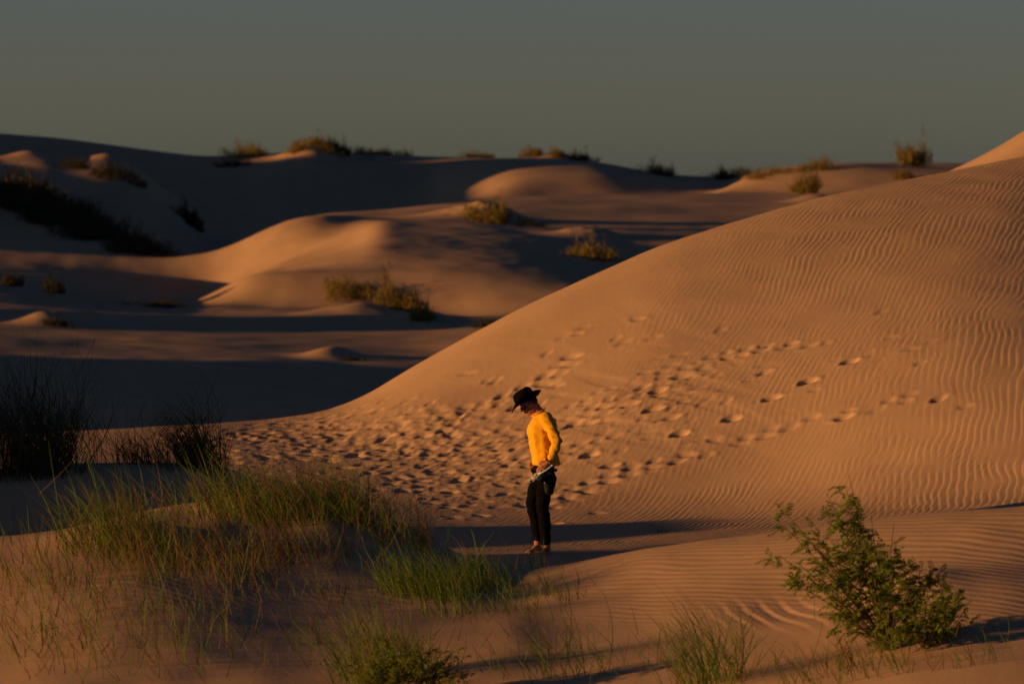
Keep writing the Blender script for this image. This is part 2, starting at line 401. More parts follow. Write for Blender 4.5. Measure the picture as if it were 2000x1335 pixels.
#=== MATERIALS ===
def mat(name, col, rough=0.8, col2=None, scale=5.0, bump=0.0, bscale=60.0, trans=0.0, spec=0.3, detail=4.0):
    m = bpy.data.materials.new(name); m.use_nodes = True
    nt = m.node_tree; b = nt.nodes['Principled BSDF']
    b.inputs['Base Color'].default_value = (*col, 1); b.inputs['Roughness'].default_value = rough
    b.inputs['Specular IOR Level'].default_value = spec
    tc = nt.nodes.new('ShaderNodeTexCoord')
    if col2:
        n = nt.nodes.new('ShaderNodeTexNoise'); n.inputs['Scale'].default_value = scale; n.inputs['Detail'].default_value = detail
        nt.links.new(tc.outputs['Object'], n.inputs['Vector'])
        r = nt.nodes.new('ShaderNodeValToRGB'); r.color_ramp.elements[0].position = 0.3; r.color_ramp.elements[1].position = 0.7
        r.color_ramp.elements[0].color = (*col, 1); r.color_ramp.elements[1].color = (*col2, 1)
        nt.links.new(n.outputs['Fac'], r.inputs[0]); nt.links.new(r.outputs[0], b.inputs['Base Color'])
        csock = r.outputs[0]
    if bump:
        n2 = nt.nodes.new('ShaderNodeTexNoise'); n2.inputs['Scale'].default_value = bscale; n2.inputs['Detail'].default_value = 3
        nt.links.new(tc.outputs['Object'], n2.inputs['Vector'])
        bp = nt.nodes.new('ShaderNodeBump'); bp.inputs['Strength'].default_value = 1.0; bp.inputs['Distance'].default_value = bump
        nt.links.new(n2.outputs['Fac'], bp.inputs['Height']); nt.links.new(bp.outputs[0], b.inputs['Normal'])
    if trans:
        t = nt.nodes.new('ShaderNodeBsdfTranslucent'); t.inputs[0].default_value = (*[min(1, c*1.2) for c in col], 1)
        if col2: nt.links.new(csock, t.inputs[0])
        mxs = nt.nodes.new('ShaderNodeMixShader'); mxs.inputs[0].default_value = trans
        out = nt.nodes['Material Output']
        nt.links.new(b.outputs[0], mxs.inputs[1]); nt.links.new(t.outputs[0], mxs.inputs[2]); nt.links.new(mxs.outputs[0], out.inputs[0])
    return m
M = dict(
 sand=mat('sand', (0.515, 0.335, 0.212), 1.0, (0.60, 0.40, 0.245), 0.8, 0.0012, 30.0, spec=0.08, detail=9.0),
 green=mat('green_blade', (0.08, 0.18, 0.015), 0.6, (0.19, 0.26, 0.024), 9, trans=0.35),
 olive=mat('olive_blade', (0.085, 0.105, 0.02), 0.7, (0.16, 0.14, 0.03), 9, trans=0.3),
 straw=mat('dry_blade', (0.26, 0.15, 0.06), 0.8, (0.17, 0.085, 0.035), 9, trans=0.25),
 dusk=mat('shaded_blade', (0.03, 0.042, 0.016), 0.8, (0.05, 0.045, 0.02), 9, trans=0.1),  # blade colour darkened to paint in the shade on the left grass
 leaf=mat('leaf', (0.11, 0.19, 0.014), 0.55, (0.26, 0.30, 0.028), 14, trans=0.5),
 bark=mat('bark', (0.16, 0.095, 0.05), 0.9, (0.09, 0.06, 0.035), 30, 0.002, 80),
 scrub=mat('scrub_leaf', (0.15, 0.145, 0.022), 0.8, (0.27, 0.17, 0.04), 4, trans=0.3),
 scrubdark=mat('dark_scrub_leaf', (0.022, 0.026, 0.012), 0.9, (0.04, 0.034, 0.016), 4),  # dark leaf tone; on the left bank it paints in the shade
 shirt=mat('shirt_cotton', (0.80, 0.385, 0.012), 0.85, (0.84, 0.42, 0.016), 6, 0.0015, 40, spec=0.15),
 trouser=mat('black_cloth', (0.0035, 0.0035, 0.0045), 0.95, (0.006, 0.0055, 0.007), 8, 0.004, 22, spec=0.03),
 hat=mat('black_felt', (0.004, 0.0035, 0.0035), 0.95, (0.007, 0.006, 0.006), 14, 0.002, 60, spec=0.03),
 skin=mat('skin', (0.42, 0.19, 0.11), 0.55, (0.36, 0.15, 0.085), 12),
 hair=mat('dark_hair', (0.02, 0.014, 0.010), 0.7, (0.035, 0.024, 0.016), 60),
 nylon=mat('black_nylon', (0.004, 0.004, 0.005), 0.6, (0.007, 0.007, 0.008), 12, 0.004, 30, spec=0.12),
 plastic=mat('pale_plastic', (0.50, 0.47, 0.44), 0.35, (0.34, 0.31, 0.28), 14, 0.012, 30, trans=0.25, spec=0.5),
 cord=mat('white_cord', (0.72, 0.70, 0.66), 0.5),
)
#=== HELPERS ===
def tag(o, label=None, cat=None, group=None, kind=None):
    if label: o['label'] = label
    if cat: o['category'] = cat
    if group: o['group'] = group
    if kind: o['kind'] = kind
    return o
def link(name, me, parent=None, loc=None):
    o = bpy.data.objects.new(name, me); C.objects.link(o)
    if parent is not None: o.parent = parent
    if loc is not None: o.location = loc
    return o
def empty(name, loc):
    o = bpy.data.objects.new(name, None); C.objects.link(o); o.location = loc; o.empty_display_size = 0.1
    return o
class Geo:
    """collects faces by material and links them as one mesh"""
    def __init__(s): s.v = []; s.f = []; s.m = []; s.n = 0
    def add(s, verts, faces, mi=0):
        s.v.append(np.asarray(verts, float)); k = s.n
        s.f += [tuple(i + k for i in f) for f in faces]; s.m += [mi]*len(faces); s.n += len(verts)
    def blade(s, p, d, L, w, bend, yaw, mi=0, seg=5, droop=1.6):
        """a grass blade: starts along unit vector d, bows over towards `bend` (a horizontal vector)"""
        ax = np.array([math.cos(yaw), math.sin(yaw), 0.0])
        P = np.array(p, float); dr = np.array(d, float); V = []; F = []
        st = L/seg
        for k in range(seg + 1):
            q = k/seg; ww = w*(1 - q**1.5)*0.5 + 0.0004
            V += [P - ax*ww, P + ax*ww]
            dr = dr + np.array(bend)*(q**droop + 0.12); dr[2] -= 0.10*np.linalg.norm(bend)*q; dr = dr/np.linalg.norm(dr)
            P = P + dr*st
        for k in range(seg): F.append((2*k, 2*k + 1, 2*k + 3, 2*k + 2))
        s.add(V, F, mi); return P
    def tube(s, pts, r0, r1, n=5, mi=0):
        pts = np.array(pts, float); V = []; F = []
        for k, p in enumerate(pts):
            t = pts[min(k + 1, len(pts) - 1)] - pts[max(k - 1, 0)]; t /= max(1e-9, np.linalg.norm(t))
            a = np.cross(t, [0.3, 0.9, 0.2]); a /= np.linalg.norm(a); b = np.cross(t, a)
            r = r0 + (r1 - r0)*k/(len(pts) - 1)
            for j in range(n):
                c = 2*math.pi*j/n; V.append(p + r*(a*math.cos(c) + b*math.sin(c)))
        for k in range(len(pts) - 1):
            for j in range(n): F.append((k*n + j, k*n + (j + 1) % n, (k + 1)*n + (j + 1) % n, (k + 1)*n + j))
        F.append(tuple(range((len(pts) - 1)*n, len(pts)*n))); F.append(tuple(range(n))[::-1])
        s.add(V, F, mi)
    def mesh(s, name, mats, smooth=True):
        me = bpy.data.meshes.new(name)
        me.from_pydata(np.concatenate(s.v).tolist(), [], s.f)
        for m in mats: me.materials.append(M[m])
        me.polygons.foreach_set('material_index', s.m)
        me.polygons.foreach_set('use_smooth', [smooth]*len(s.f))
        me.update(); return me

#=== THE LAND ===
me = grid_mesh('dunes', GX, GY, GZ); me.materials.append(M['sand'])
tag(link('dunes', me), kind='structure')
#=== THE PERSON ===
def ico(sub):
    bm = bmesh.new(); bmesh.ops.create_icosphere(bm, subdivisions=sub, radius=1.0)
    v = np.array([x.co[:] for x in bm.verts]); f = [tuple(q.index for q in t.verts) for t in bm.faces]; bm.free(); return v, f
ICO = ico(2)
def limb(G, pts, n=None):
    """pts: (x, y, z, rx, ry, rz): overlapping ellipsoids from joint to joint"""
    for a, b in zip(pts[:-1], pts[1:]):
        a = np.array(a, float); b = np.array(b, float)
        L = np.linalg.norm(b[:3] - a[:3]); k = n or max(2, int(L/(0.35*min(a[3:].min(), b[3:].min()))))
        for i in range(k + 1):
            q = a + (b - a)*i/k; G.add(ICO[0]*q[3:] + q[:3], ICO[1])
def fuse(G, name, material, voxel, smooth=6, fold=None, parent=None):
    me = G.mesh(name, [material]); o = bpy.data.objects.new(name + '_tmp', me); C.objects.link(o)
    r = o.modifiers.new('r', 'REMESH'); r.mode = 'VOXEL'; r.voxel_size = voxel
    sm = o.modifiers.new('s', 'SMOOTH'); sm.iterations = smooth; sm.factor = 0.5
    dg = bpy.context.evaluated_depsgraph_get(); dg.update()
    m2 = bpy.data.meshes.new_from_object(o.evaluated_get(dg)); m2.name = name
    bpy.data.objects.remove(o); bpy.data.meshes.remove(me)
    n = len(m2.vertices); co = np.zeros(n*3); m2.vertices.foreach_get('co', co); co = co.reshape(-1, 3)
    if fold is not None:
        no = np.zeros(n*3); m2.vertices.foreach_get('normal', no); no = no.reshape(-1, 3)
        co = co + no*fold(co)[:, None]
        m2.vertices.foreach_set('co', co.ravel())
    m2.materials.clear(); m2.materials.append(M[material])
    m2.polygons.foreach_set('use_smooth', np.ones(len(m2.polygons), bool)); m2.update()
    return link(name, m2, parent)
PX = 0.0053
def bp(px, py, y=0.0): return ((px - 1058)*PX, y, (1079 - py)*PX)
PY = 53.0
ptx, ptz = ray(1058, 1078)
PXW = ptx*PY; PZ = ground_at(PXW, PY)
person = empty('person', (PXW, PY, PZ - 0.01))
tag(person, 'person in black wide-brim hat, orange-yellow long-sleeved shirt and black trousers, looking down at the sand', 'person')
B = Geo()
def E(p, rx, ry=None, rz=None): return (*p, rx, ry or rx, rz or rx)
# legs, under the trousers, and bare feet
NEAR, FAR = -0.085, 0.085
def leg(hip, knee, ankle, y, yk):
    limb(B, [E(bp(*hip, y), .062, .065), E(bp(*knee, yk), .042), E(bp(knee[0] + (ankle[0] - knee[0])*.35 + 3, knee[1] + (ankle[1] - knee[1])*.35, yk), .040), E(bp(*ankle, yk), .031)])
leg((1056, 928), (1040, 981), (1049, 1064), FAR, FAR)
leg((1068, 922), (1060, 985), (1067, 1066), NEAR, NEAR)
def foot(px, y, turn):
    c, s = math.cos(turn), math.sin(turn)
    def P(a, b, z): return ((px - 1058)*PX + a*c - b*s, y + a*s + b*c, z)
    limb(B, [E(P(0.03, 0, 0.045), .034, .032, .036), E(P(-0.02, 0, 0.055), .036, .034, .036), E(P(-0.09, 0, 0.032), .040, .040, .024), E(P(-0.145, 0, 0.022), .036, .042, .016)])
    limb(B, [E(P(0.0, 0, 0.045), .034), E(P(0.0, 0, 0.11), .034)])
    for k in range(5):
        b = -0.034 + k*0.0165
        limb(B, [E(P(-0.160, b, 0.018), .011 if k else .014, .009, .011), E(P(-0.187 + 0.006*k, b*1.05, 0.013), .010 if k else .013, .008, .009)], 2)
foot(1050, FAR, 0.95)
foot(1069, NEAR, 1.35)
# trunk
limb(B, [E(bp(1062, 918), .09, .125, .07), E(bp(1062, 885), .085, .12, .08), E(bp(1058, 845), .09, .12, .09), E(bp(1060, 822), .07, .12, .05)])
# neck and head, bowed
limb(B, [E(bp(1058, 808), .062, .062, .05), E(bp(1048, 797), .054, .054, .05), E(bp(1042, 790), .056)])
HC = np.array(bp(1033, 785))                         # centre of the head
ht = math.radians(34)                                # how far the face looks down
hx = np.array([-math.cos(ht), 0, -math.sin(ht)]); hz = np.array([-math.sin(ht), 0, math.cos(ht)]); hy = np.array([0, 1.0, 0])
def HP(f, s, u): return tuple(HC + hx*f + hy*s + hz*u)
def ell(G, c, r):      # ellipsoid aligned with the head
    v = ICO[0]; G.add(np.array(c) + v[:, :1]*r[0]*hx + v[:, 1:2]*r[1]*hy + v[:, 2:]*r[2]*hz, ICO[1])
ell(B, HP(-0.005, 0, 0.035), (0.096, 0.076, 0.082)); ell(B, HP(0.02, 0, -0.03), (0.074, 0.066, 0.085)); ell(B, HP(0.045, 0, -0.085), (0.038, 0.040, 0.030))
for s in (-1, 1):
    ell(B, HP(-0.01, s*0.075, -0.012), (0.016, 0.010, 0.031)); ell(B, HP(0.055, s*0.034, -0.035), (0.026, 0.022, 0.022)); ell(B, HP(0.02, s*0.052, -0.065), (0.035, 0.014, 0.025))
    ell(B, HP(0.082, s*0.030, 0.008), (0.010, 0.013, 0.009)); ell(B, HP(0.083, s*0.032, 0.028), (0.013, 0.022, 0.007))
ell(B, HP(0.098, 0, -0.006), (0.012, 0.009, 0.022)); ell(B, HP(0.107, 0, -0.026), (0.015, 0.016, 0.010))
ell(B, HP(0.088, 0, -0.052), (0.011, 0.022, 0.006)); ell(B, HP(0.085, 0, -0.063), (0.011, 0.020, 0.007)); ell(B, HP(0.079, 0, -0.090), (0.017, 0.018, 0.014))
# arms: near one hangs with the elbow back, the hand forward on the bag
SHN = (1066, 813, -0.165); ELN = (1087, 856, -0.235); WRN = (1075, 893, -0.22)
SHF = (1052, 812, 0.165); ELF = (1056, 858, 0.225); WRF = (1048, 898, 0.10)
def arm(a, b, c):
    limb(B, [E(bp(*a), .036), E(bp(*b), .030), E(bp(b[0]*.7 + c[0]*.3, b[1]*.7 + c[1]*.3, b[2]*.7 + c[2]*.3), .030), E(bp(*c), .026, .026)])
arm(SHN, ELN, WRN); arm(SHF, ELF, WRF)
def hand(w, dirv, thumb, curl, side):
    """palm from the wrist along dirv, four fingers curling towards `curl`, a thumb off the side"""
    w = np.array(w); d = np.array(dirv, float); d /= np.linalg.norm(d)
    t = np.array(thumb, float); t -= d*t.dot(d); t /= np.linalg.norm(t); c = np.array(curl, float); c /= np.linalg.norm(c)
    limb(B, [(*(w), .026, .024, .026), (*(w + d*0.03), .028, .022, .028), (*(w + d*0.075 + t*0.01), .024, .018, .024)])
    limb(B, [(*(w + d*0.05 - t*0.018), .020, .017, .020), (*(w + d*0.085 - t*0.016), .016, .014, .016)])
    for k, (ln, off) in enumerate([(0.072, 0.028), (0.080, 0.010), (0.074, -0.009), (0.058, -0.026)]):
        p0 = w + d*(0.088 - 0.006*abs(k - 1)) + t*off
        p1 = p0 + (d*0.9 + c*0.45)*ln*0.45; p2 = p1 + (d*0.45 + c*0.9)*ln*0.33; p3 = p2 + (c*1.0 - d*0.15)*ln*0.27
        limb(B, [(*p0, .0105, .0105, .0105), (*p1, .0095, .0095, .0095), (*p2, .0088, .0088, .0088), (*p3, .0078, .0078, .0078)])
    q0 = w + d*0.022 + t*0.024; q1 = q0 + (t*0.75 + d*0.7)*0.036; q2 = q1 + (d*0.8 + t*0.1 + c*0.5)*0.032
    limb(B, [(*q0, .015, .015, .015), (*q1, .012, .012, .012), (*q2, .0095, .0095, .0095)])
hand(bp(1070, 898, -0.222), (-0.72, 0.10, -0.65), (-0.5, -0.1, 0.8), (-0.1, 0.75, -0.6), 1)
hand(bp(1048, 900, 0.10), (-0.35, -0.45, -0.75), (-0.8, 0.1, 0.5), (0.2, -0.9, -0.3), -1)
fuse(B, 'body', 'skin', 0.0058, 2, parent=person)
# eyes and hair
G = Geo()
for s in (-1, 1):
    G = Geo(); ell(G, HP(0.083, s*0.030, 0.006), (0.009, 0.011, 0.009)); link('eye', G.mesh('eye', ['hair']), person)
G = Geo(); ell(G, HP(-0.018, 0, 0.037), (0.090, 0.080, 0.082)); ell(G, HP(-0.058, 0, -0.005), (0.042, 0.062, 0.045))
fuse(G, 'hair', 'hair', 0.008, 2, parent=person)
# shirt
def foldshirt(c):
    x, z = c[:, 0], c[:, 2]; yv = c[:, 1]
    d = 0.0065*np.sin(34*(z*0.8 + x*1.1) + 4*noise(x*9 + yv*7, z*7)*1.6) * (0.4 + 0.9*np.abs(noise(x*5 + 3, z*4)))
    d += 0.006*noise(x*13 + yv*9, z*11 - x*6) + 0.002*noise(x*30 + yv*20, z*24)
    arm_ = sstep(0.0, 0.05, -yv - 0.15)
    d += arm_*0.006*np.sin(z*75 + 5*x + 3*noise(x*10, z*10))
    return d*(0.55 + 0.45*(z < 1.35))
G = Geo()
limb(G, [E(bp(1062, 820), .142, .175, .055), E(bp(1058.5, 838), .168, .178, .08), E(bp(1061, 862), .156, .170, .07), E(bp(1064, 885), .148, .172, .06), E(bp(1067, 904), .152, .178, .026)])
limb(G, [E(bp(1056, 807), .072, .085, .03), E(bp(1062, 817), .105, .165, .055)])
limb(G, [E(bp(1066, 812, -0.135), .076, .074, .064), E(bp(1077, 834, -0.195), .066, .064, .06), E(bp(*ELN), .058, .055, .054), E(bp(1083, 875, -0.232), .051), E(bp(1074.5, 893, -0.222), .041)])
limb(G, [E(bp(1052, 812, 0.135), .066, .066, .060), E(bp(*ELF), .050, .048, .050), E(bp(1049, 893, 0.12), .038)])
fuse(G, 'shirt', 'shirt', 0.0075, 5, foldshirt, person)
G = Geo()      # collar band
ring = []
for k in range(25):
    a = 2*math.pi*k/24; cx, cy, cz = bp(1052, 803); ring.append((cx + 0.068*math.cos(a), 0.072*math.sin(a), cz + 0.068*math.cos(a)*0.62))
G.tube(ring, 0.006, 0.006, 6); link('collar', G.mesh('collar', ['shirt']), person)
# trousers
def foldpants(c): return 0.006*noise(c[:, 0]*12, c[:, 2]*16 + c[:, 1]*5) + 0.003*np.sin(c[:, 2]*50 + 6*noise(c[:, 0]*6, c[:, 2]*5))
G = Geo()
limb(G, [E(bp(1063, 908), .112, .150, .05), E(bp(1064, 928), .116, .150, .07)])
def pleg(hip, mid, knee, calf, hem, y):
    limb(G, [E(bp(*hip, y), .098, .088, .085), E(bp(*mid, y), .088, .084, .07), E(bp(*knee, y), .071, .070, .068), E(bp(*calf, y), .068), E(bp(*hem, y), .054, .054, .03)])
pleg((1056, 932), (1046, 956), (1039, 981), (1047, 1015), (1049, 1051), FAR)
pleg((1070, 934), (1062, 960), (1059, 987), (1064, 1018), (1065.5, 1058), NEAR)
fuse(G, 'trousers', 'trouser', 0.0085, 5, foldpants, person)
G = Geo()      # waistband belt
ring = [((1064 - 1058)*PX + 0.118*math.cos(a), 0.156*math.sin(a), (1079 - 914)*PX - 0.01*math.cos(a)) for a in np.linspace(0, 2*math.pi, 33)]
G.tube(ring, 0.016, 0.016, 6); link('belt', G.mesh('belt', ['nylon']), person)
G = Geo()      # dark wristband
wc = np.array(bp(1071.5, 896, -0.222)); ax = np.array([-0.5, 0, -0.8]); ax /= np.linalg.norm(ax); e1 = np.cross(ax, [0, 1, 0]); e2 = np.cross(ax, e1)
G.tube([wc + 0.031*(e1*math.cos(a) + e2*math.sin(a)) for a in np.linspace(0, 2*math.pi, 21)], 0.009, 0.009, 6)
link('wristband', G.mesh('wristband', ['nylon']), person)
# hat: a pinched crown on a wide brim that dips in front and lifts at the back and sides
G = Geo(); V = []; F = []
prof = [(0.172, 0.004), (0.165, 0.006), (0.135, 0.001), (0.108, 0.0), (0.099, 0.006), (0.096, 0.03), (0.093, 0.06), (0.090, 0.088), (0.083, 0.106), (0.068, 0.117), (0.045, 0.116), (0.02, 0.106), (0.002, 0.102)]
N = 48; hat_t = math.radians(27)
fx = np.array([-math.cos(hat_t), 0, -math.sin(hat_t)]); fz = np.array([-math.sin(hat_t), 0, math.cos(hat_t)])
HB = np.array(bp(1027.5, 781.5))
def hatpt(r, h, a, inner=0.0):
    ca, sa = math.cos(a), math.sin(a)
    f = ca*r*(1.12 if r < 0.11 else 1.04); s = sa*r*(0.90 if r < 0.11 else 1.0)
    if r > 0.10:
        q = (r - 0.10)/0.07
        h += q*q*(0.062*abs(sa)**2.2 - 0.040*max(0, ca)**1.5 + 0.030*max(0, -ca)**1.5)
    elif h > 0.07:
        k = (h - 0.07)/0.04; h += 0.012*ca*-0.4*k + 0.006*k; s *= 1 - 0.16*k*max(0, ca); h -= 0.012*k*math.exp(-(s/0.02)**2)
    return HB + (fx*f + np.array([0, 1.0, 0])*s + fz*(h + inner))*1.07
rows_ = [[hatpt(r, h, 2*math.pi*k/N) for k in range(N)] for (r, h) in prof]
rows_ += [[hatpt(r, h - 0.004, 2*math.pi*k/N) for k in range(N)] for (r, h) in [(0.09, 0.09), (0.094, 0.03), (0.100, 0.0), (0.135, -0.001), (0.172, 0.001)]]
for rw in rows_: V += rw
for i in range(len(rows_) - 1):
    if i == len(prof) - 1: continue
    for k in range(N): F.append((i*N + k, i*N + (k + 1) % N, (i + 1)*N + (k + 1) % N, (i + 1)*N + k))
L0 = (len(rows_) - 1)*N
for k in range(N): F.append((L0 + k, L0 + (k + 1) % N, (k + 1) % N, k))
F.append(tuple(range((len(prof) - 1)*N, len(prof)*N)))
G.add(V, F); hat = link('hat', G.mesh('hat', ['hat']), person)
G = Geo(); G.tube([hatpt(0.0975, 0.016, a) for a in np.linspace(0, 2*math.pi, 41)], 0.007, 0.007, 6); link('hat_band', G.mesh('hat_band', ['nylon']), hat)
# bag held at the waist: crumpled pale plastic with a white handle
bag = empty('plastic_bag', (PXW, PY, PZ - 0.01))
tag(bag, "crumpled pale plastic bag with a white handle, held in the person's hand at the waist", 'bag')
G = Geo()
limb(G, [(*bp(1032, 934, -0.20), .018, .025, .016), (*bp(1039, 931, -0.21), .036, .036, .028), (*bp(1048, 927, -0.22), .046, .038, .040), (*bp(1055, 919, -0.225), .030, .028, .030), (*bp(1062, 914, -0.225), .014, .014, .014)])
fuse(G, 'sack', 'plastic', 0.006, 2, lambda c: 0.012*noise(c[:, 0]*34 + c[:, 1]*20, c[:, 2]*40) + 0.006*noise(c[:, 0]*80, c[:, 2]*85), bag)
G = Geo(); G.tube([bp(1050, 921, -0.262), bp(1058, 918, -0.268), bp(1066, 913.5, -0.270), bp(1073, 908, -0.268), bp(1078, 904, -0.262)], 0.0085, 0.0075, 8)
G.tube([bp(1077, 905, -0.262), bp(1079.3, 903, -0.260)], 0.011, 0.010, 8); link('handle', G.mesh('handle', ['cord']), bag)
# pouch hanging at the hip
pouch = empty('hip_pouch', (PXW, PY, PZ - 0.01))
tag(pouch, "black hip pouch hanging behind the person's near thigh, with small metal fittings", 'pouch')
G = Geo(); limb(G, [(*bp(1071, 940, -0.165), .056, .034, .045), (*bp(1072.5, 955, -0.170), .050, .036, .050)])
fuse(G, 'pouch_body', 'nylon', 0.008, 2, lambda c: 0.005*noise(c[:, 0]*20, c[:, 2]*22), pouch)
G = Geo(); G.tube([bp(1056, 918, -0.15), bp(1062, 930, -0.185), bp(1068, 940, -0.20)], 0.009, 0.009, 6); link('strap', G.mesh('strap', ['nylon']), pouch)
G = Geo(); G.tube([bp(1062, 938, -0.199), bp(1065, 938.5, -0.203)], 0.003, 0.003, 6); link('buckle', G.mesh('buckle', ['cord']), pouch)

#=== GRASS ===
WIND = np.array([-1.0, 0.12, 0])
def tuft(name, loc, n, H, spread, lean=(-0.2, 0.0), bend=0.35, mats=('green', 'straw', 'olive'), mix=(0.55, 0.25, 0.2), w=0.0046, seed=0, seeds=0.15, fan=0.33):
    R = random.Random(seed); G = Geo(); x0, y0, z0 = loc
    for k in range(n):
        a = R.uniform(0, 2*math.pi); r = spread*math.sqrt(R.random())
        px, py = r*math.cos(a), r*math.sin(a)*0.7
        gz = ground_at(x0 + px, y0 + py) - z0 - 0.012
        d = np.array([lean[0] + R.gauss(0, fan) + px/spread*fan*0.7, lean[1] + R.gauss(0, fan), 1.0]); d /= np.linalg.norm(d)
        h = H*R.choice([R.uniform(0.3, 0.75), R.uniform(0.6, 1.0)])*(1 - 0.2*(r/spread)**2)
        if R.random() < 0.13: h *= 1.4
        mi = R.choices(range(len(mats)), mix)[0]
        b = WIND*abs(R.gauss(bend, bend*0.5)) + np.array([R.gauss(0, .12), R.gauss(0, .12), 0])
        tip = G.blade((px, py, gz), d, h, w*R.uniform(0.7, 1.3), b*0.52, R.uniform(-0.5, 0.5), mi, 7)
        for j in range(R.choice([0, 1, 1, 2])):      # side leaves from the culm
            f = R.uniform(0.2, 0.62); q = np.array([px, py, gz]) + d*h*f + b*h*f*f*0.35
            G.blade(q, np.array([R.choice([-1, 1])*R.uniform(.3, .9), R.gauss(0, .3), 0.8]), h*R.uniform(.2, .42), w*0.85, WIND*0.12, R.uniform(-.4, .4), mi, 3)
    o = link(name, G.mesh(name, mats)); o.location = loc
    return o
def place(u, v, ymin=30.0): return hit(u, v, ymin)
SHADE = ('dusk', 'straw', 'olive')
DK = dict(mats=('dusk', 'dusk', 'straw'), mix=(0.6, 0.3, 0.1))
